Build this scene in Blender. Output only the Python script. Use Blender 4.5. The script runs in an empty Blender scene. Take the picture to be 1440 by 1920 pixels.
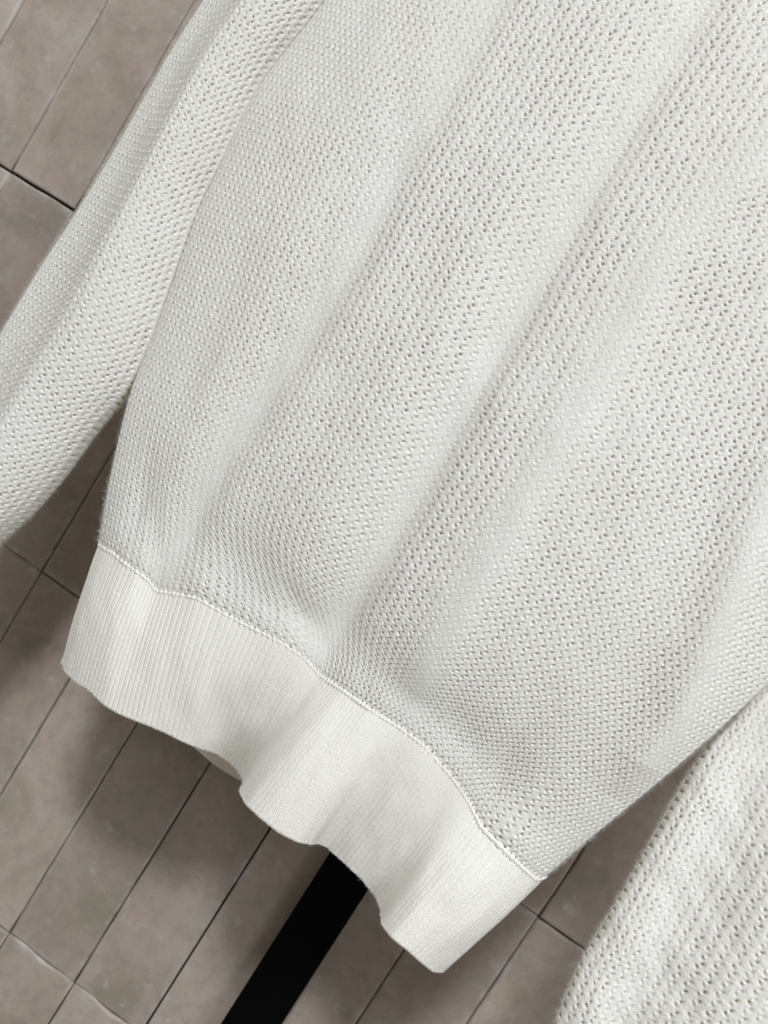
import bpy, math
import numpy as np
from mathutils import Matrix, Vector

# ------------------------------------------------------------------ camera, light, exposure
scene = bpy.context.scene
C = scene.collection
rng = np.random.default_rng(11)

cam_d = bpy.data.cameras.new('camera')
cam = bpy.data.objects.new('camera', cam_d)
C.objects.link(cam)
cam.matrix_world = Matrix(((0.83608, -0.53075, 0.13884, 0.1914),
                           (0.15449, -0.01505, -0.98788, -0.7181),
                           (0.52641, 0.8474, 0.06941, 1.2716),
                           (0, 0, 0, 1)))
cam_d.sensor_fit = 'VERTICAL'
cam_d.sensor_height = 36.0
cam_d.lens = 36.0 * 1550 / 1920
cam_d.clip_start = 0.01
cam_d.clip_end = 50
cam_d.dof.use_dof = True
cam_d.dof.focus_distance = 0.545
cam_d.dof.aperture_fstop = 11.0
scene.camera = cam

world = bpy.data.worlds.new('World')
scene.world = world
world.use_nodes = True
bg = world.node_tree.nodes['Background']
bg.inputs[0].default_value = (1.0, 0.965, 0.92, 1)
bg.inputs[1].default_value = 0.20

def area_light(name, loc, target, size, watts, col):
    d = bpy.data.lights.new(name, 'AREA')
    d.shape = 'DISK'
    d.size = size
    d.energy = watts
    d.color = col
    o = bpy.data.objects.new(name, d)
    C.objects.link(o)
    o.location = loc
    o.rotation_euler = (Vector(target) - Vector(loc)).to_track_quat('-Z', 'Y').to_euler()
    return o

area_light('ceiling_lamp', (-0.20, -2.65, 3.85), (0.1, -0.15, 1.25), 0.56, 92, (0.895, 0.948, 1.045))
area_light('side_lamp', (1.45, -1.45, 2.1), (0.1, -0.15, 1.25), 1.1, 19, (0.895, 0.948, 1.045))

scene.view_settings.view_transform = 'Standard'
scene.view_settings.look = 'None'
scene.view_settings.gamma = 1
scene.view_settings.exposure = 0.53
scene.view_settings.use_curve_mapping = False
scene.cycles.max_bounces = 8
scene.cycles.diffuse_bounces = 5

# ------------------------------------------------------------------ helpers
def tag(o, label=None, cat=None, kind=None, group=None):
    if label: o['label'] = label
    if cat: o['category'] = cat
    if kind: o['kind'] = kind
    if group: o['group'] = group
    return o

def link(name, me, mat, parent=None):
    o = bpy.data.objects.new(name, me)
    C.objects.link(o)
    if mat and not me.materials: me.materials.append(mat)
    if parent: o.parent = parent
    return o

def grid_mesh(name, P, UV=None, keep=None, smooth=True, flip=False):
    """P: (ny, nx, 3) vertex grid -> mesh; keep: (ny-1, nx-1) bool mask of faces."""
    ny, nx = P.shape[:2]
    idx = np.arange(ny * nx).reshape(ny, nx)
    q = np.stack([idx[:-1, :-1], idx[:-1, 1:], idx[1:, 1:], idx[1:, :-1]], -1)
    q = q[keep] if keep is not None else q.reshape(-1, 4)
    if flip: q = q[:, ::-1]
    used = np.zeros(ny * nx, bool)
    used[q.ravel()] = True
    remap = np.cumsum(used) - 1
    co = P.reshape(-1, 3)[used]
    q = remap[q]
    me = bpy.data.meshes.new(name)
    me.vertices.add(len(co))
    me.vertices.foreach_set('co', co.astype(np.float32).ravel())
    me.loops.add(q.size)
    me.loops.foreach_set('vertex_index', q.astype(np.int32).ravel())
    me.polygons.add(len(q))
    me.polygons.foreach_set('loop_start', np.arange(0, q.size, 4, dtype=np.int32))
    me.polygons.foreach_set('loop_total', np.full(len(q), 4, np.int32))
    me.update(calc_edges=True)
    if UV is not None:
        lay = me.uv_layers.new(name='stitch')
        uv = UV.reshape(-1, 2)[used][q.ravel()]
        lay.data.foreach_set('uv', uv.astype(np.float32).ravel())
    me.polygons.foreach_set('use_smooth', np.full(len(q), smooth))
    me.validate()
    return me

def normals(P):
    du = np.gradient(P, axis=1)
    dv = np.gradient(P, axis=0)
    n = np.cross(du, dv)
    n /= np.linalg.norm(n, axis=-1, keepdims=True) + 1e-12
    # outward: towards the camera side (-y) for front sheets
    return n

def smooth1(a, k):
    """gaussian smoothing along axis 0 that keeps the end points"""
    if k <= 0: return a
    r = int(3 * k)
    w = np.exp(-0.5 * (np.arange(-r, r + 1) / k) ** 2)
    w /= w.sum()
    lo = 2 * a[:1] - a[1:r + 1][::-1]
    hi = 2 * a[-1:] - a[-r - 1:-1][::-1]
    b = np.concatenate([lo, a, hi])
    out = np.stack([np.convolve(b[:, j], w, 'valid') for j in range(a.shape[1])], 1)
    return out

def dense(pts, n=2001, k=12, par=None):
    """polyline -> smooth dense curve, parametrised by arc length 0..1 (or by par)"""
    p = np.array(pts, float)
    if par is None:
        par = np.concatenate([[0], np.cumsum(np.linalg.norm(np.diff(p, axis=0), axis=1))])
        par = par / par[-1]
    t = np.linspace(0, 1, n)
    a = np.stack([np.interp(t, par, p[:, j]) for j in range(3)], 1)
    return smooth1(a, k)

def at(curve, t):
    t = np.clip(t, 0, 1) * (len(curve) - 1)
    return np.stack([np.interp(t, np.arange(len(curve)), curve[:, j]) for j in range(3)], -1)

def length(pts):
    p = np.array(pts, float)
    return np.linalg.norm(np.diff(p, axis=0), axis=1).sum()

def vnoise(x, y, seed, oct=3):
    """smooth value noise, -1..1"""
    out = np.zeros(np.broadcast(x, y).shape)
    amp, tot = 1.0, 0.0
    for o in range(oct):
        r = np.random.default_rng(seed + o)
        T = r.uniform(-1, 1, (256, 256))
        xi = np.floor(x).astype(int); yi = np.floor(y).astype(int)
        fx = x - xi; fy = y - yi
        fx = fx * fx * (3 - 2 * fx); fy = fy * fy * (3 - 2 * fy)
        a = T[yi % 256, xi % 256]; b = T[yi % 256, (xi + 1) % 256]
        c = T[(yi + 1) % 256, xi % 256]; d = T[(yi + 1) % 256, (xi + 1) % 256]
        out += amp * ((a * (1 - fx) + b * fx) * (1 - fy) + (c * (1 - fx) + d * fx) * fy)
        tot += amp; amp *= 0.5; x = x * 2.03 + 17.3; y = y * 2.03 + 5.1
    return out / tot

# ------------------------------------------------------------------ materials
def new_mat(name):
    m = bpy.data.materials.new(name)
    m.use_nodes = True
    nt = m.node_tree
    return m, nt, nt.nodes['Principled BSDF'], nt.nodes.new, nt.links.new

def yarn_mat(name, col, fib=(4.5, 17.0), bump=1.0, rot=38):
    m, nt, b, N, L = new_mat(name)
    tc = N('ShaderNodeTexCoord')
    mp = N('ShaderNodeMapping'); mp.inputs['Scale'].default_value = (fib[0], fib[1], 1); mp.inputs['Rotation'].default_value = (0, 0, math.radians(rot))
    L(tc.outputs['UV'], mp.inputs['Vector'])
    n1 = N('ShaderNodeTexNoise'); n1.inputs['Scale'].default_value = 1.0; n1.inputs['Detail'].default_value = 2
    L(mp.outputs[0], n1.inputs['Vector'])
    n2 = N('ShaderNodeTexNoise'); n2.inputs['Scale'].default_value = 1300; n2.inputs['Detail'].default_value = 2
    L(tc.outputs['Object'], n2.inputs['Vector'])
    add = N('ShaderNodeMath'); add.operation = 'ADD'
    L(n1.outputs['Fac'], add.inputs[0]); L(n2.outputs['Fac'], add.inputs[1])
    bp = N('ShaderNodeBump'); bp.inputs['Strength'].default_value = bump; bp.inputs['Distance'].default_value = 0.0011
    L(add.outputs[0], bp.inputs['Height']); L(bp.outputs[0], b.inputs['Normal'])
    n3 = N('ShaderNodeTexNoise'); n3.inputs['Scale'].default_value = 9; n3.inputs['Detail'].default_value = 3
    L(tc.outputs['Object'], n3.inputs['Vector'])
    cr = N('ShaderNodeValToRGB')
    cr.color_ramp.elements[0].position = 0.3; cr.color_ramp.elements[1].position = 0.7
    cr.color_ramp.elements[0].color = (col[0] * .97, col[1] * .965, col[2] * .95, 1)
    cr.color_ramp.elements[1].color = (*col, 1)
    L(n3.outputs['Fac'], cr.inputs[0])
    L(cr.outputs[0], b.inputs['Base Color'])
    b.inputs['Roughness'].default_value = 0.5
    b.inputs['Specular IOR Level'].default_value = 0.28
    b.inputs['Sheen Weight'].default_value = 0.25
    b.inputs['Sheen Roughness'].default_value = 0.5
    # thin cloth lets a little warm light through
    tr = N('ShaderNodeBsdfTranslucent'); tr.inputs['Color'].default_value = (0.95, 0.81, 0.50, 1)
    L(bp.outputs[0], tr.inputs['Normal'])
    mx = N('ShaderNodeMixShader'); mx.inputs[0].default_value = 0.19
    L(b.outputs[0], mx.inputs[1]); L(tr.outputs[0], mx.inputs[2])
    L(mx.outputs[0], nt.nodes['Material Output'].inputs['Surface'])
    return m

KNIT = yarn_mat('ivory_mesh_knit', (0.91, 0.888, 0.808))
RIB = yarn_mat('ivory_rib_knit', (0.815, 0.79, 0.715), fib=(4, 2.6), bump=0.45, rot=0)

def tile_mat():
    m, nt, b, N, L = new_mat('stone_look_tile')
    tc = N('ShaderNodeTexCoord'); oi = N('ShaderNodeObjectInfo')
    mul = N('ShaderNodeMath'); mul.operation = 'MULTIPLY'; mul.inputs[1].default_value = 37.0
    L(oi.outputs['Random'], mul.inputs[0])
    cmb = N('ShaderNodeCombineXYZ'); L(mul.outputs[0], cmb.inputs[0]); L(mul.outputs[0], cmb.inputs[2])
    vec = N('ShaderNodeVectorMath'); vec.operation = 'ADD'
    L(tc.outputs['Object'], vec.inputs[0]); L(cmb.outputs[0], vec.inputs[1])
    def noise(scale, det, rough=0.55, dist=0.0):
        n = N('ShaderNodeTexNoise'); n.inputs['Scale'].default_value = scale; n.inputs['Detail'].default_value = det
        n.inputs['Roughness'].default_value = rough; n.inputs['Distortion'].default_value = dist
        L(vec.outputs[0], n.inputs['Vector']); return n
    def ramp(src, stops):
        r = N('ShaderNodeValToRGB'); e = r.color_ramp.elements
        while len(e) < len(stops): e.new(0.5)
        for el, (p, c) in zip(e, stops): el.position = p; el.color = (*c, 1)
        L(src, r.inputs[0]); return r
    def mix(a, bcol, fac):
        x = N('ShaderNodeMix'); x.data_type = 'RGBA'
        L(fac, x.inputs['Factor']); L(a, x.inputs['A'])
        if isinstance(bcol, tuple): x.inputs['B'].default_value = (*bcol, 1)
        else: L(bcol, x.inputs['B'])
        return x.outputs['Result']
    base = ramp(noise(11, 6, 0.6, 0.6).outputs['Fac'],
                [(0.33, (0.221, 0.189, 0.140)), (0.5, (0.299, 0.249, 0.197)), (0.70, (0.339, 0.295, 0.244))])
    pink = ramp(noise(23, 5, 0.62).outputs['Fac'], [(0.48, (0, 0, 0)), (0.68, (.6, .6, .6))])
    c1 = mix(base.outputs[0], (0.325, 0.237, 0.198), pink.outputs[0])
    scuff = ramp(noise(48, 5, 0.62, 0.25).outputs['Fac'], [(0.58, (0, 0, 0)), (0.72, (.6, .6, .6))])
    c2 = mix(c1, (0.39, 0.355, 0.325), scuff.outputs[0])
    pit = ramp(noise(130, 3, 0.6, 0.2).outputs['Fac'], [(0.66, (0, 0, 0)), (0.76, (.6, .6, .6))])
    grain = ramp(noise(75, 6, 0.7).outputs['Fac'], [(0.36, (.42, .42, .42)), (0.52, (0, 0, 0))])
    c2 = mix(c2, (0.20, 0.175, 0.142), grain.outputs[0])
    c3 = mix(c2, (0.155, 0.132, 0.112), pit.outputs[0])
    sep = N('ShaderNodeSeparateXYZ'); L(tc.outputs['Object'], sep.inputs[0])
    def near_edge(sock, half, band):
        ab = N('ShaderNodeMath'); ab.operation = 'ABSOLUTE'; L(sock, ab.inputs[0])
        mr_ = N('ShaderNodeMapRange'); mr_.inputs['From Min'].default_value = half - band; mr_.inputs['From Max'].default_value = half - 0.0006
        L(ab.outputs[0], mr_.inputs['Value']); return mr_.outputs[0]
    mx = N('ShaderNodeMath'); mx.operation = 'MAXIMUM'
    L(near_edge(sep.outputs[0], PW / 2, 0.005), mx.inputs[0]); L(near_edge(sep.outputs[2], PH / 2, 0.009), mx.inputs[1])
    wear = ramp(noise(34, 4, 0.6, 0.8).outputs['Fac'], [(0.46, (0, 0, 0)), (0.66, (.85, .85, .85))])
    mw = N('ShaderNodeMath'); mw.operation = 'MULTIPLY'; L(mx.outputs[0], mw.inputs[0]); L(wear.outputs[0], mw.inputs[1])
    c3 = mix(c3, (0.40, 0.368, 0.335), mw.outputs[0])
    # each tile a touch lighter or darker than its neighbour
    hsv = N('ShaderNodeHueSaturation')
    mr = N('ShaderNodeMapRange'); mr.inputs['To Min'].default_value = 0.89; mr.inputs['To Max'].default_value = 1.10
    L(oi.outputs['Random'], mr.inputs['Value']); L(mr.outputs[0], hsv.inputs['Value'])
    L(c3, hsv.inputs['Color']); L(hsv.outputs[0], b.inputs['Base Color'])
    rr = ramp(noise(26, 4).outputs['Fac'], [(0.3, (0.58,) * 3), (0.7, (0.78,) * 3)])
    L(rr.outputs[0], b.inputs['Roughness'])
    bp = N('ShaderNodeBump'); bp.inputs['Strength'].default_value = 0.25; bp.inputs['Distance'].default_value = 0.0008
    L(noise(45, 5, 0.65).outputs['Fac'], bp.inputs['Height']); L(bp.outputs[0], b.inputs['Normal'])
    b.inputs['Specular IOR Level'].default_value = 0.35
    return m

def plain_mat(name, col, rough, scale=40, var=0.2):
    m, nt, b, N, L = new_mat(name)
    tc = N('ShaderNodeTexCoord')
    n = N('ShaderNodeTexNoise'); n.inputs['Scale'].default_value = scale; n.inputs['Detail'].default_value = 4
    L(tc.outputs['Object'], n.inputs['Vector'])
    r = N('ShaderNodeValToRGB')
    r.color_ramp.elements[0].color = (*[c * (1 - var) for c in col], 1)
    r.color_ramp.elements[1].color = (*[c * (1 + var) for c in col], 1)
    L(n.outputs['Fac'], r.inputs[0]); L(r.outputs[0], b.inputs['Base Color'])
    b.inputs['Roughness'].default_value = rough
    return m

GROUT = plain_mat('dark_joint_mortar', (0.035, 0.028, 0.022), 0.95)
BLACK = plain_mat('black_painted_steel', (0.0012, 0.0012, 0.0013), 0.6)
BLACK.node_tree.nodes['Principled BSDF'].inputs['Specular IOR Level'].default_value = 0.04

# ------------------------------------------------------------------ wall of upright tiles
Z0, PW, PH, GAP, TH = 0.70, 0.077, 0.302, 0.0014, 0.008
TILE = tile_mat()

def box_mesh(name, x0, x1, y0, y1, z0, z1):
    me = bpy.data.meshes.new(name)
    v = [(x, y, z) for z in (z0, z1) for y in (y0, y1) for x in (x0, x1)]
    me.from_pydata(v, [], [(0, 1, 5, 4), (1, 3, 7, 5), (3, 2, 6, 7), (2, 0, 4, 6), (4, 5, 7, 6), (2, 3, 1, 0)])
    return me

KX0, KX1, MZ0, MZ1 = -9, 10, -1, 4
wall = link('wall', box_mesh('wall', KX0 * PW - 0.02, (KX1 + 1) * PW + 0.02, 0.0035, 0.06, Z0 + MZ0 * PH - 0.01, Z0 + (MZ1 + 1) * PH + 0.01), GROUT)
tag(wall, 'wall clad in upright beige stone-look tiles behind the sweater', None, 'structure')

def tile_mesh(i, wavy):
    """slab with a worn, slightly irregular rim; the face lies at y = 0"""
    r = np.random.default_rng(100 + i)
    w, h = (PW - GAP) / 2, (PH - GAP) / 2
    nl, ns = 14, 7
    rim = []
    for k in range(ns): rim.append((-w + 2 * w * k / ns, -h, 'b'))
    for k in range(nl): rim.append((w, -h + 2 * h * k / nl, 'r'))
    for k in range(ns): rim.append((w - 2 * w * k / ns, h, 't'))
    for k in range(nl): rim.append((-w, h - 2 * h * k / nl, 'l'))
    v, n = [], len(rim)
    ph = r.uniform(0, 6.28)
    for x, z, e in rim:
        j = 0.00012
        if e in 'bt': z += (wavy if e == 't' else 0.2 * wavy) * 0.0011 * math.sin(x * 130 + ph) + r.normal(0, j)
        else: x += r.normal(0, j)
        v.append((x, TH, z))
    chips = [0.0009 + abs(r.normal(0, 0.0004)) for _ in rim]
    for k, (x, z, e) in enumerate(rim): v.append((v[k][0], 0.0009, v[k][2]))
    for k, (x, z, e) in enumerate(rim):
        c = chips[k]
        v.append((v[k][0] - math.copysign(min(c, abs(v[k][0])), v[k][0]), 0.00022, v[k][2] - math.copysign(c, v[k][2])))
    for k, (x, z, e) in enumerate(rim):
        c = chips[k] + 0.0016
        v.append((v[k][0] - math.copysign(min(c, abs(v[k][0])), v[k][0]), 0.0, v[k][2] - math.copysign(c, v[k][2])))
    f = []
    for a in range(3):
        for k in range(n):
            k2 = (k + 1) % n
            f.append((a * n + k, (a + 1) * n + k, (a + 1) * n + k2, a * n + k2)[::-1])
    f.append(tuple(range(3 * n, 4 * n)))
    me = bpy.data.meshes.new('tile')
    me.from_pydata(v, [], f)
    me.polygons.foreach_set('use_smooth', [True] * (len(f) - 1) + [False])
    me.materials.append(TILE)
    return me

variants = [tile_mesh(i, [0.15, 0.5, 0.3, 1.6][i % 4]) for i in range(8)]
for m in range(MZ0, MZ1 + 1):
    for k in range(KX0, KX1 + 1):
        i = int(rng.integers(0, 8))
        if m == -1 and i % 4 != 3: i = 3 if k % 2 else 7      # the chipped, wavy joint low on the wall
        if m != -1 and i % 4 == 3: i -= 1
        o = link('tile', variants[i], None, wall)
        o.location = ((k + 0.5) * PW + rng.normal(0, 0.0002), rng.normal(0, 0.0003) - 0.0035,
                      Z0 + (m + 0.5) * PH + rng.normal(0, 0.0004) + (0.0016 if (m == 2 and k % 2) else 0))
        o.rotation_euler = (rng.normal(0, 0.0012), rng.normal(0, 0.0008), rng.normal(0, 0.003))

# ------------------------------------------------------------------ black post in front of the wall
def post_mesh():
    w, d, r = 0.0218, 0.009, 0.003
    prof = []
    for cx, cy, a0 in ((w - r, d - r, 0), (-w + r, d - r, 90), (-w + r, -d + r, 180), (w - r, -d + r, 270)):
        for q in range(5):
            a = math.radians(a0 + 22.5 * q)
            prof.append((cx + r * math.cos(a), cy + r * math.sin(a)))
    v = [(x, y, z) for z in (0.0, 2.1) for x, y in prof]
    n = len(prof)
    f = [(k, (k + 1) % n, n + (k + 1) % n, n + k) for k in range(n)]
    f += [tuple(range(n))[::-1], tuple(range(n, 2 * n))]
    me = bpy.data.meshes.new('post')
    me.from_pydata(v, [], f)
    return me
post = link('post', post_mesh(), BLACK)
post.location = (0.2312, -0.0155, 0)
tag(post, 'black square steel post standing upright against the tiled wall', 'post')

# ------------------------------------------------------------------ sweater: traced measurements in metres
BL = [(-0.0562, -0.15, 1.0998), (-0.0684, -0.15, 1.1282), (-0.0799, -0.15, 1.1603), (-0.0961, -0.15, 1.2113), (-0.1001, -0.15, 1.2461), (-0.1062, -0.15, 1.2764), (-0.1143, -0.15, 1.3143), (-0.1214, -0.15, 1.346), (-0.1224, -0.15, 1.3763), (-0.128, -0.15, 1.415), (-0.1279, -0.15, 1.4498), (-0.1223, -0.15, 1.4816), (-0.1166, -0.15, 1.5199), (-0.1126, -0.15, 1.5662), (-0.1113, -0.15, 1.6211), (-0.111, -0.15, 1.68), (-0.111, -0.15, 1.74)]
BR = [(0.3311, -0.165, 1.0896), (0.3393, -0.168, 1.1236), (0.3456, -0.172, 1.1503), (0.3554, -0.175, 1.189), (0.3636, -0.178, 1.2231), (0.3737, -0.18, 1.2709), (0.3798, -0.18, 1.3189), (0.378, -0.18, 1.3677), (0.372, -0.18, 1.417), (0.3618, -0.18, 1.467), (0.3509, -0.18, 1.5234), (0.345, -0.178, 1.58), (0.342, -0.175, 1.65), (0.342, -0.172, 1.73)]
SEAM = [(-0.0562, -0.15, 1.0998), (-0.0454, -0.158, 1.1023), (-0.0371, -0.162, 1.1045), (-0.0244, -0.168, 1.1052), (-0.0106, -0.171, 1.1063), (-0.0004, -0.169, 1.1055), (0.0068, -0.168, 1.1021), (0.0202, -0.172, 1.1085), (0.0382, -0.178, 1.1172), (0.0627, -0.181, 1.1197), (0.0835, -0.183, 1.1229), (0.1038, -0.184, 1.1258), (0.1203, -0.181, 1.1256), (0.1298, -0.178, 1.1228), (0.1375, -0.177, 1.1205), (0.1569, -0.185, 1.1234), (0.1782, -0.189, 1.1242), (0.2004, -0.187, 1.1242), (0.2196, -0.188, 1.1232), (0.2391, -0.187, 1.1177), (0.255, -0.184, 1.1112), (0.2676, -0.179, 1.1035), (0.2771, -0.18, 1.0981), (0.2965, -0.186, 1.096), (0.3131, -0.182, 1.0915), (0.3259, -0.174, 1.0871), (0.3317, -0.165, 1.0888)]
HEMB = [(-0.0342, -0.15, 1.0103), (-0.0248, -0.158, 1.0097), (-0.0124, -0.165, 1.0116), (0.0028, -0.171, 1.0151), (0.0189, -0.176, 1.015), (0.0311, -0.177, 1.0168), (0.0477, -0.178, 1.0208), (0.0626, -0.177, 1.0241), (0.0809, -0.174, 1.0255), (0.0925, -0.166, 1.0251), (0.1014, -0.158, 1.0251), (0.1096, -0.152, 1.0228), (0.1198, -0.151, 1.0208), (0.129, -0.16, 1.0214), (0.1322, -0.18, 1.0227), (0.1422, -0.196, 1.0258), (0.1557, -0.202, 1.0269), (0.1709, -0.202, 1.026), (0.184, -0.197, 1.0259), (0.1915, -0.187, 1.0246), (0.1941, -0.174, 1.0213), (0.201, -0.168, 1.0208), (0.2186, -0.173, 1.021), (0.2342, -0.169, 1.0166), (0.2461, -0.162, 1.0097), (0.2537, -0.168, 1.0071), (0.2568, -0.187, 1.0091), (0.2652, -0.198, 1.0114), (0.2774, -0.199, 1.0112), (0.2916, -0.192, 1.0061), (0.3018, -0.182, 1.0009), (0.3088, -0.172, 0.9992), (0.3113, -0.165, 1.0008)]
# which place on the seam hangs above which place on the bottom edge (indices into SEAM, HEMB)
PAIRS = [(0, 0), (6, 5), (9, 8), (11, 11), (14, 13.5), (16, 17.4), (17, 20), (19, 23), (21, 26), (23, 28), (25, 31), (26, 32)]
LSL = [(-0.1987, -0.15, 1.6), (-0.1987, -0.15, 1.5416), (-0.1994, -0.15, 1.4764), (-0.2021, -0.15, 1.4334), (-0.2015, -0.15, 1.3784), (-0.2019, -0.15, 1.3401), (-0.2032, -0.15, 1.2965), (-0.2068, -0.15, 1.2488), (-0.2081, -0.15, 1.1902), (-0.2069, -0.15, 1.1229), (-0.2052, -0.15, 1.0621), (-0.205, -0.15, 1.0)]
LSR = [(-0.1134, -0.148, 1.62), (-0.1145, -0.146, 1.5895), (-0.1135, -0.146, 1.5243), (-0.1192, -0.146, 1.4857), (-0.1247, -0.146, 1.453), (-0.1242, -0.146, 1.417), (-0.1196, -0.146, 1.3789), (-0.1185, -0.146, 1.3475), (-0.1121, -0.146, 1.3153), (-0.1043, -0.146, 1.2778), (-0.0978, -0.146, 1.2467), (-0.094, -0.146, 1.2106), (-0.1033, -0.146, 1.1682), (-0.107, -0.146, 1.124), (-0.1139, -0.146, 1.0868), (-0.1248, -0.146, 1.0552), (-0.1379, -0.146, 1.0181), (-0.145, -0.146, 0.985)]
RSL = [(0.385, -0.15, 1.36), (0.3814, -0.15, 1.3116), (0.3805, -0.152, 1.2752), (0.3736, -0.155, 1.2415), (0.3702, -0.16, 1.2076), (0.3691, -0.168, 1.1726), (0.37, -0.176, 1.1349), (0.3697, -0.184, 1.1029), (0.3689, -0.19, 1.0725), (0.3708, -0.195, 1.0476), (0.3746, -0.198, 1.0262), (0.3799, -0.2, 0.9994), (0.385, -0.2, 0.96)]
RSR = [(0.53, -0.155, 1.36), (0.5343, -0.16, 1.2898), (0.5308, -0.175, 1.2471), (0.5303, -0.185, 1.2058), (0.5295, -0.195, 1.1658), (0.5354, -0.2, 1.1091), (0.5401, -0.2, 1.0743), (0.545, -0.2, 1.0)]

# folds: (line of (x, z) from top to bottom, height towards the viewer in m, width left, width right, [z fade low, z fade high])
V1 = [(0.1201, 1.6626), (0.121, 1.6083), (0.1214, 1.5808), (0.1214, 1.4964), (0.1238, 1.4403), (0.1255, 1.3909), (0.1255, 1.3564), (0.1281, 1.3236), (0.1297, 1.2666), (0.1315, 1.215), (0.1312, 1.1594), (0.1312, 1.1274)]
V2 = [(0.0035, 1.5953), (0.0042, 1.5499), (0.0070, 1.5138), (0.0060, 1.4629), (0.0071, 1.4191), (0.0107, 1.3572), (0.0105, 1.3004), (0.0027, 1.2341), (0.0028, 1.1713), (0.0095, 1.111)]
V4 = [(-0.0502, 1.1852), (-0.0374, 1.1451), (-0.0300, 1.112)]
R1 = [(0.2148, 1.5904), (0.2014, 1.5431), (0.1853, 1.484), (0.1796, 1.4335), (0.1859, 1.393), (0.1893, 1.3231), (0.1895, 1.2479), (0.1929, 1.1693), (0.2014, 1.1299)]
V5 = [(0.269, 1.208), (0.2657, 1.1515), (0.2660, 1.1079)]
V6 = [(0.2039, 1.1806), (0.2060, 1.1472), (0.2020, 1.1245)]
R2 = [(0.2923, 1.4424), (0.3021, 1.3808), (0.3155, 1.3245), (0.3299, 1.2605), (0.3398, 1.2163), (0.3392, 1.1804)]
R3 = [(-0.0486, 1.4844), (-0.0426, 1.4081), (-0.0359, 1.3432), (-0.0285, 1.2695), (-0.0216, 1.2027), (-0.0146, 1.135)]
R4 = [(0.0697, 1.5639), (0.0723, 1.4853), (0.0731, 1.4081), (0.0794, 1.3206), (0.0817, 1.2246), (0.0765, 1.1382)]
BODY_FOLDS = [
    (V1, -0.0105, 0.025, 0.013, 1.08, 1.80), (V2, -0.0072, 0.027, 0.014, 1.08, 1.70),
    (V4, -0.0050, 0.010, 0.007, 1.08, 1.19), (R1, 0.0068, 0.028, 0.017, 1.12, 1.60),
    (V5, -0.0030, 0.009, 0.009, 1.08, 1.21), (V6, -0.0028, 0.008, 0.007, 1.08, 1.18),
    (R2, 0.0100, 0.018, 0.014, 1.16, 1.48), (R3, 0.0035, 0.020, 0.020, 1.10, 1.55),
    (R4, 0.0040, 0.026, 0.026, 1.12, 1.65)]
LS_V = [(-0.1636, 1.5341), (-0.164, 1.4737), (-0.1695, 1.4204), (-0.1683, 1.3591), (-0.1668, 1.308), (-0.1717, 1.2549), (-0.1694, 1.2052), (-0.1668, 1.1506), (-0.1645, 1.0998)]
RS_V = [(0.3876, 1.2822), (0.3928, 1.2291), (0.3971, 1.1939), (0.399, 1.1567), (0.401, 1.1192), (0.4038, 1.074), (0.4082, 1.0375)]

def fold_dist(line, x, z):
    a = np.array(sorted(line, key=lambda q: q[1]))
    zz = np.linspace(a[0, 1], a[-1, 1], 300)
    xx = smooth1(np.interp(zz, a[:, 1], a[:, 0])[:, None], 14)[:, 0]
    return x - np.interp(z, zz, xx)

def fold_field(folds, x, z):
    h = np.zeros_like(x); flat = np.zeros_like(x)
    for line, A, wl, wr, z0, z1 in folds:
        d = fold_dist(line, x, z)
        w = np.where(d < 0, wl, wr)
        e = np.clip((z - z0) / 0.03, 0, 1) * np.clip((z1 - z) / 0.06, 0, 1)
        e = e * (1 - 0.42 * np.clip((z - 1.30) / 0.22, 0, 1))       # folds soften towards the chest
        h += A * e * np.exp(-(d / w) ** 2)
        if abs(A) >= 0.0055: flat = np.maximum(flat, e * np.exp(-(d / (0.55 * w)) ** 2))
    return h, flat

# ------------------------------------------------------------------ the open-work knit: one relief function for body and sleeves
CELL = 0.0061           # a repeat of two courses
RES = 11

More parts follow.
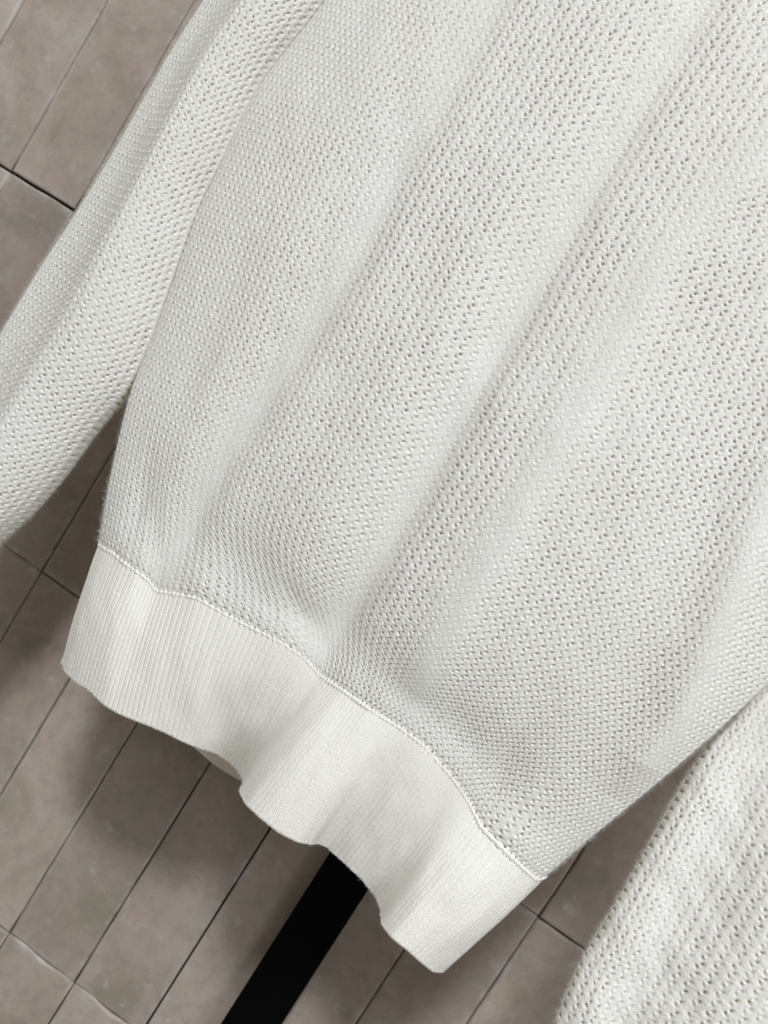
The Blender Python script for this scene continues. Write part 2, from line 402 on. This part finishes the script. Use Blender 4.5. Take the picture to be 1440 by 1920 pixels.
def knit_relief(u, v, amp, seed):
    """height (m) and hole strength of the knit at stitch coordinates u (wales), v (pairs of courses)"""
    u = u + 0.07 * vnoise(u * 0.35, v * 0.35, seed, 2)
    u = u + 0.16 * vnoise(u * 0.07, v * 0.05, seed + 80, 1)
    v = v + 0.07 * vnoise(u * 0.35 + 40, v * 0.35, seed + 5, 2)
    w = (-v) % 1.0
    zig = np.where(w < 0.54, -0.13 + 0.26 * w / 0.54, 0.13 - 0.26 * (w - 0.54) / 0.46)
    dv = (u - zig + 0.5) % 1.0 - 0.5            # distance from the valley between two wales
    ci = np.floor(u - zig + 0.5).astype(int); ri = np.floor(-v).astype(int)
    T = np.random.default_rng(seed + 9).uniform(0, 1, (512, 512))
    h = -0.00024 * np.exp(-(dv / 0.11) ** 2)                       # groove along the zigzag
    h += 0.00011 * np.cos(2 * np.pi * (2 * w + 1.1 * np.abs(dv))) * (0.35 + 0.65 * np.cos(np.pi * dv) ** 2)   # loops of the two courses
    h += 0.00009 * np.cos(2 * np.pi * dv * 2)                      # the two legs of a wale
    pit = np.zeros_like(u)
    for (c0, w0, tx, tw, la, lb, k) in ((-0.13, 0.03, 0.26, 0.54, 0.195, 0.094, 0), (0.13, 0.57, -0.26, 0.46, 0.185, 0.107, 1)):
        L = math.hypot(tx, tw); tx /= L; tw /= L
        du_ = (u - c0 + 0.5) % 1.0 - 0.5
        dw_ = (w - w0 + 0.5) % 1.0 - 0.5
        cu = np.floor(u - c0 + 0.5).astype(int); cw = np.floor(-v - w0 + 0.5).astype(int)
        rnd = T[cw % 512, (cu * 2 + k) % 512]
        a = du_ * tx + dw_ * tw; b = -du_ * tw + dw_ * tx
        g = np.exp(-(a / la) ** 2 - (b / (lb * (0.80 + 0.38 * rnd))) ** 2) * (0.80 + 0.33 * rnd)
        pit = np.maximum(pit, g)
    h += -0.0021 * pit
    h += 0.00016 * vnoise(u * 4.6, v * 5.2, seed + 3, 2)
    return h * amp, pit * amp

def knit_sheet(name, base_fn, ncol, nrow, u_rng, v_rng, seed, parent, keep_fn=None, res=RES, amp_fn=None, holes=True):
    """base_fn(s, t) -> (P, flat). Displaced along its normal with the knit relief, real holes cut out."""
    s = np.linspace(*u_rng, int(round(ncol * (u_rng[1] - u_rng[0]) * res)) + 1)
    t = np.linspace(*v_rng, int(round(nrow * (v_rng[1] - v_rng[0]) * res)) + 1)
    S, Tt = np.meshgrid(s, t)
    P, flat = base_fn(S, Tt)
    n = normals(P)
    u, v = S * ncol, Tt * nrow
    amp = 1.0 - 0.72 * flat
    amp = amp * (0.95 + 0.16 * vnoise(S * 9, Tt * 9, seed + 20, 2))
    h, pit = knit_relief(u, v, amp, seed)
    P2 = P + n * h[..., None]
    pc = 0.25 * (pit[:-1, :-1] + pit[1:, :-1] + pit[:-1, 1:] + pit[1:, 1:])
    keep = pc < 0.66 if holes else np.ones_like(pc, bool)
    if keep_fn is not None: keep &= keep_fn(P2[:-1, :-1])
    me = grid_mesh(name, P2, np.stack([u, v], -1), keep)
    return link(name, me, KNIT, parent)

# ---- anchor
sweater = bpy.data.objects.new('sweater', None)
C.objects.link(sweater)
sweater.location = (0.14, -0.15, 1.0)
tag(sweater, 'ivory open-knit sweater with ribbed hem hanging in front of the tiled wall', 'sweater')
ROOT_INV = Matrix.Translation((-0.14, 0.15, -1.0))
def adopt(o):
    o.matrix_parent_inverse = ROOT_INV
    return o

# ---- seam and hem edge curves on one common parameter s
def frac_len(pts):
    p = np.array(pts); d = np.concatenate([[0], np.cumsum(np.linalg.norm(np.diff(p, axis=0), axis=1))])
    return d / d[-1]
hb_par = frac_len(HEMB)
pr = np.array(PAIRS, float)
seam_par = np.interp(np.arange(len(SEAM)), pr[:, 0], np.interp(pr[:, 1], np.arange(len(HEMB)), hb_par))
HB = dense(HEMB, 2001, 9, hb_par)
SM = dense(SEAM, 2001, 11, seam_par)
SM[:, 1] -= 0.006 * np.sin(np.pi * np.linspace(0, 1, len(SM))) ** 0.6
LB, RB = dense(BL, 2001, 40), dense(BR, 2001, 40)
BLEN = 0.5 * (length(BL) + length(BR))

def body_base(S, T):
    x = S - 0.22 * np.sin(2 * np.pi * S) / (2 * np.pi)
    L, R = at(LB, T), at(RB, T)
    P = L + (R - L) * x[..., None]
    # bulge over the chest side, rolling back at the side seams
    arc = T * BLEN
    B = 0.024 + 0.010 * np.clip(arc / 0.25, 0, 1)
    prof = np.sqrt(np.clip(1 - np.abs(2 * x - 1) ** np.where(x < 0.5, 2.1, 2.7), 0, 1))
    lower_right = 0.006 * np.exp(-((x - 0.80) / 0.22) ** 2) * np.exp(-((arc - 0.12) / 0.13) ** 2)
    yb = P[..., 1] - (B + lower_right) * prof
    # gathered into the seam below
    sm = at(SM, S)
    k1 = np.exp(-(arc / 0.060) ** 2); k2 = np.exp(-(arc / 0.035) ** 2)
    P0 = at(LB, T * 0) + (at(RB, T * 0) - at(LB, T * 0)) * x[..., None]
    X = P[..., 0] + (sm[..., 0] - P0[..., 0]) * k1
    Z = P[..., 2] + (sm[..., 2] - P0[..., 2]) * k1
    f, flat = fold_field(BODY_FOLDS, X, Z)
    edge = np.clip(prof * 1.6, 0, 1)
    yb = yb - f * edge
    yb -= 0.0022 * vnoise(X * 22, Z * 9, 70, 2) * edge + 0.0010 * vnoise(X * 60, Z * 30, 75, 2) * edge
    # small puckers right above the seam
    puck = np.exp(-((arc - 0.010) / 0.010) ** 2)
    Y = sm[..., 1] * k2 + yb * (1 - k2)
    Y = Y + 0.0005 * np.exp(-(arc / 0.0030) ** 2) - 0.0010 * puck * (0.6 + 0.8 * vnoise(S * 34, T * 3, 31, 2)) * edge
    return np.stack([X, Y, Z], -1), flat

def px_of(P):
    M = np.array(cam.matrix_world.inverted())
    q = P @ M[:3, :3].T + M[:3, 3]
    f = 1550.0
    return 720 + f * q[..., 0] / -q[..., 2], 960 - f * q[..., 1] / -q[..., 2]

NCOL, NROW = 80, int(round(BLEN / CELL))
# fine stitches where the sweater is near enough to be examined, coarser ones up towards the shoulders
def near(P):
    sx, sy = px_of(P)
    return (sx < 1560) & (sy > -120)
def far(P):
    sx, sy = px_of(P)
    return ~((sx < 1545) & (sy > -105))
adopt(knit_sheet('front_panel', body_base, NCOL, NROW, (0, 1), (0, 1), 1, sweater, near))
adopt(knit_sheet('shoulder_panel', body_base, NCOL, NROW, (0, 1), (0, 1), 1, sweater, far, res=4, holes=False))

# ---- back panel
def back_base(S, T):
    L, R = at(LB, T), at(RB, T)
    P = L + (R - L) * S[..., None]
    arc = T * BLEN
    prof = np.sqrt(np.clip(1 - np.abs(2 * S - 1) ** 3.0, 0, 1))
    P[..., 1] += (0.018 + 0.012 * np.clip(arc / 0.2, 0, 1)) * prof + 0.004 * vnoise(S * 7, T * 2, 44, 2) * prof
    return P
S, T = np.meshgrid(np.linspace(0, 1, 160), np.linspace(0, 1, 200))
adopt(link('back_panel', grid_mesh('back_panel', back_base(S, T), np.stack([S * NCOL, T * NROW], -1), flip=True), KNIT, sweater))

# ---- ribbed hem
NRIB = 118
def rib_relief(u, v, seed):
    d = (u + 0.5) % 1.0 - 0.5
    open_ = np.clip(0.55 + 0.70 * vnoise(u * 0.06, v * 0.012, seed, 2), 0.45, 1)
    h = -0.00085 * open_ * np.exp(-(d / 0.085) ** 2)
    h += 0.00013 * np.cos(2 * np.pi * (v + 0.9 * np.abs(d) + 0.35 * vnoise(u * 0.6, v * 0.25, seed + 7, 2))) * np.exp(-(np.abs(d) - 0.25) ** 2 / 0.03)
    h += 0.00013 * vnoise(u * 2.7, v * 1.3, seed + 4, 2)
    return h

def hem_sheet(name, top, bot, y_bow, roll_r, seed, flip, nrow=46, rr=3, tail=0.014, per=9):
    s = np.linspace(0, 1, NRIB * per + 1)
    nv = nrow * rr
    v = np.linspace(0, 1, nv + 1)
    S, V = np.meshgrid(s, v)
    a, b = at(top, S), at(bot, S)
    e = V ** 1.25
    P = a + (b - a) * V[..., None]
    P[..., 1] = a[..., 1] * (1 - e) + b[..., 1] * e + y_bow * np.sin(np.pi * V) ** 1.0
    P[..., 1] -= 0.0012 * vnoise(S * 26, V * 3, seed + 50, 2) * np.sin(np.pi * V * 0.8 + 0.2)
    n = normals(P)
    if not flip: n = -n
    P = P + n * rib_relief(S * NRIB, V * nrow, seed)[..., None]
    # turned-up lower edge: roll under and a short way up inside
    rows = []
    last, nl = P[-1], n[-1]
    down = P[-1] - P[-5]
    down /= np.linalg.norm(down, axis=-1, keepdims=True)
    for k in range(1, 9):
        an = math.pi * k / 8
        rows.append(last - nl * roll_r * (1 - math.cos(an)) + down * roll_r * 1.0 * math.sin(an))
    for k in range(1, 9):
        rows.append(rows[7] - down * tail * k / 8)
    P = np.concatenate([P, np.stack(rows)])
    vv = np.concatenate([v, 1 + 0.02 * np.arange(1, 17)])
    UV = np.stack(np.meshgrid(s * NRIB, vv * nrow), -1)
    return grid_mesh(name, P, UV, flip=not flip)

hem = adopt(link('hem_band', hem_sheet('hem_band', SM, HB, -0.0035, 0.0025, 5, False), RIB, sweater))

# back of the hem, seen from inside below the front edge
BT = dense([(-0.0562, -0.15, 1.0998), (-0.035, -0.138, 1.10), (0.05, -0.128, 1.103), (0.15, -0.125, 1.104), (0.25, -0.132, 1.10), (0.31, -0.148, 1.092), (0.3311, -0.165, 1.0896)], 2001, 30)
BB = dense([(-0.0342, -0.15, 1.0103), (-0.038, -0.143, 1.004), (0.0, -0.135, 1.004), (0.06, -0.128, 1.010), (0.10, -0.125, 1.0035), (0.13, -0.125, 1.006), (0.2, -0.128, 1.010), (0.27, -0.138, 1.0), (0.305, -0.153, 0.999), (0.3113, -0.165, 1.0008)], 2001, 30)
adopt(link('hem_band_back', hem_sheet('hem_band_back', BT, BB, 0.003, 0.0013, 8, True, rr=2, per=4), RIB, sweater))

# ---- linking seam: a row of small loops along the top of the hem
def seam_mesh():
    n = NRIB * 10
    s = np.linspace(0.001, 0.999, n + 1)
    c = at(SM, s)
    nb = at(HB, s) - c
    nb /= np.linalg.norm(nb, axis=-1, keepdims=True)
    tg = np.gradient(c, axis=0); tg /= np.linalg.norm(tg, axis=-1, keepdims=True)
    fw = np.cross(tg, nb); fw *= np.sign(-fw[:, 1:2])
    u = s * NRIB * 1.05
    jit = 0.35 * vnoise(u * 0.7, u * 0, 21, 2)
    lob = 0.5 + 0.5 * np.cos(2 * np.pi * (u + jit))
    r = 0.0006 + 0.0006 * lob + 0.0002 * vnoise(u * 1.3, u * 0 + 3, 33, 2)
    K = 10
    P = np.zeros((K + 1, n + 1, 3))
    for k in range(K + 1):
        a = 2 * math.pi * k / K
        P[k] = c + nb * (0.0012 + r * 1.7 * math.sin(a) + 0.0004 * jit)[:, None] + fw * (r * 0.75 * math.cos(a) - 0.0001)[:, None]
    return grid_mesh('linking_seam', P, np.stack(np.meshgrid(u, np.linspace(0, 2, K + 1)), -1), flip=True)
adopt(link('linking_seam', seam_mesh(), RIB, sweater))

# ---- sleeves
def make_sleeve(Lp, Rp, ncol, bulge, folds, seed, side, lean=0.0, crumple=0.0008, squeeze=0.4):
    Lc, Rc = dense(Lp[::-1], 2001, 40), dense(Rp[::-1], 2001, 40)
    ln = 0.5 * (length(Lp) + length(Rp))
    nrow = int(round(ln / CELL))
    def base(S, T):
        x = S - squeeze * np.sin(2 * np.pi * S) / (2 * np.pi)
        L, R = at(Lc, T), at(Rc, T)
        P = L + (R - L) * x[..., None]
        prof = np.sqrt(np.clip(1 - np.abs(2 * x - 1) ** 2.3, 0, 1))
        q = np.clip((x - 0.12) / 0.5, 0, 1); q = q * q * (3 - 2 * q)
        prof = prof * (1 - lean + lean * q)
        f, flat = fold_field(folds, P[..., 0], P[..., 2])
        edge = np.clip(prof * 1.5, 0, 1)
        P[..., 1] -= bulge * prof + f * edge + (0.002 * vnoise(P[..., 0] * 25, P[..., 2] * 11, seed + 60, 2) + crumple * vnoise(P[..., 0] * 55 + P[..., 2] * 20, P[..., 2] * 38 - P[..., 0] * 20, seed + 66, 2) * (1 - q)) * edge
        P[..., 0] += 0.5 * crumple * vnoise(P[..., 2] * 45, P[..., 0] * 8, seed + 68, 2) * (1 - q)
        return P, flat * 0.25
    def back(S, T):
        L, R = at(Lc, T), at(Rc, T)
        P = L + (R - L) * S[..., None]
        P[..., 1] += 0.018 * np.sqrt(np.clip(1 - np.abs(2 * S - 1) ** 2.5, 0, 1))
        return P
    sl = adopt(knit_sheet('sleeve', base, ncol, nrow, (0, 1), (0, 1), seed, sweater,
                          lambda P: (px_of(P)[0] > -150) & (px_of(P)[0] < 1560) & (px_of(P)[1] > -420) & (px_of(P)[1] < 2040)))
    # the ends of the sleeve further away, in coarser stitches
    knit_sheet('sleeve_end', base, ncol, nrow, (0, 1), (0, 1), seed, sl,
               lambda P: ~((px_of(P)[0] > -140) & (px_of(P)[0] < 1550) & (px_of(P)[1] > -410) & (px_of(P)[1] < 2030)), res=4, holes=False)
    S, T = np.meshgrid(np.linspace(0, 1, 60), np.linspace(0, 1, 120))
    bk = link('sleeve_back', grid_mesh('sleeve_back', back(S, T), np.stack([S * ncol, T * nrow], -1), flip=True), KNIT, sl)
    sl['label'] = side
    return sl
make_sleeve(LSL, LSR, 19, 0.036, [(LS_V, -0.0034, 0.008, 0.010, 0.9, 1.9)], 3, 'sleeve hanging close along the left side of the body', 0.85)
make_sleeve(RSL, RSR, 27, 0.030, [(RS_V, -0.0120, 0.018, 0.026, 0.9, 1.9)], 4, 'sleeve hanging apart at the lower right', 0.25, 0.0035, 0.15)

# ---- stray fibres along the outlines of the knit
def fuzz(name, P, D, length_m, parent, seed, dens=1):
    r = np.random.default_rng(seed)
    P = np.repeat(P, dens, 0); D = np.repeat(D, dens, 0)
    n = len(P)
    P = P + r.normal(0, 0.0003, (n, 3))
    d = D + r.normal(0, 0.75, (n, 3)); d /= np.linalg.norm(d, axis=1, keepdims=True)
    bend = r.normal(0, 0.6, (n, 3))
    side = np.cross(d, r.normal(0, 1, (n, 3))); side /= np.linalg.norm(side, axis=1, keepdims=True)
    ln = length_m * r.uniform(0.3, 1.0, (n, 1)) ** 1.5
    V, Fc = [], []
    for k in range(3):
        q = k / 2
        c = P + d * ln * q + bend * ln * q * q * 0.5
        w = 0.000034 * (1 - 0.7 * q)
        V += [c - side * w, c + side * w]
    V = np.stack(V, 1).reshape(-1, 3)
    b = np.arange(n)[:, None] * 6
    F = np.concatenate([b + np.array([[0, 1, 3, 2]]), b + np.array([[2, 3, 5, 4]])])
    me = bpy.data.meshes.new(name)
    me.from_pydata(V.tolist(), [], F.tolist())
    o = link(name, me, FIBRE, parent)
    o['kind'] = 'stuff'
    return o
FIBRE = plain_mat('ivory_fibre', (0.85, 0.84, 0.80), 0.8, 10, 0.02)
t = np.linspace(0.001, 0.999, 5200)
hb = at(HB, t)
adopt(fuzz('hem_fuzz', hb, np.tile([0, -0.25, -1.0], (len(t), 1)), 0.0016, sweater, 6))
fz = []
a = np.linspace(0, 0.78, 2600)
fz.append((at(LB, a), np.tile([-1.0, -0.2, 0], (len(a), 1))))
fz.append((at(RB, np.linspace(0, 0.42, 1500)), np.tile([1.0, -0.2, 0], (1500, 1))))
for curve, sx in ((LSL, -1.0), (LSR, 1.0), (RSL, -1.0)):
    c = dense(curve[::-1], 2001, 40)
    fz.append((at(c, np.linspace(0.03, 0.97, 2200)), np.tile([sx, -0.3, 0], (2200, 1))))
adopt(fuzz('fuzz', np.concatenate([q[0] for q in fz]), np.concatenate([q[1] for q in fz]), 0.0030, sweater, 5, 2))
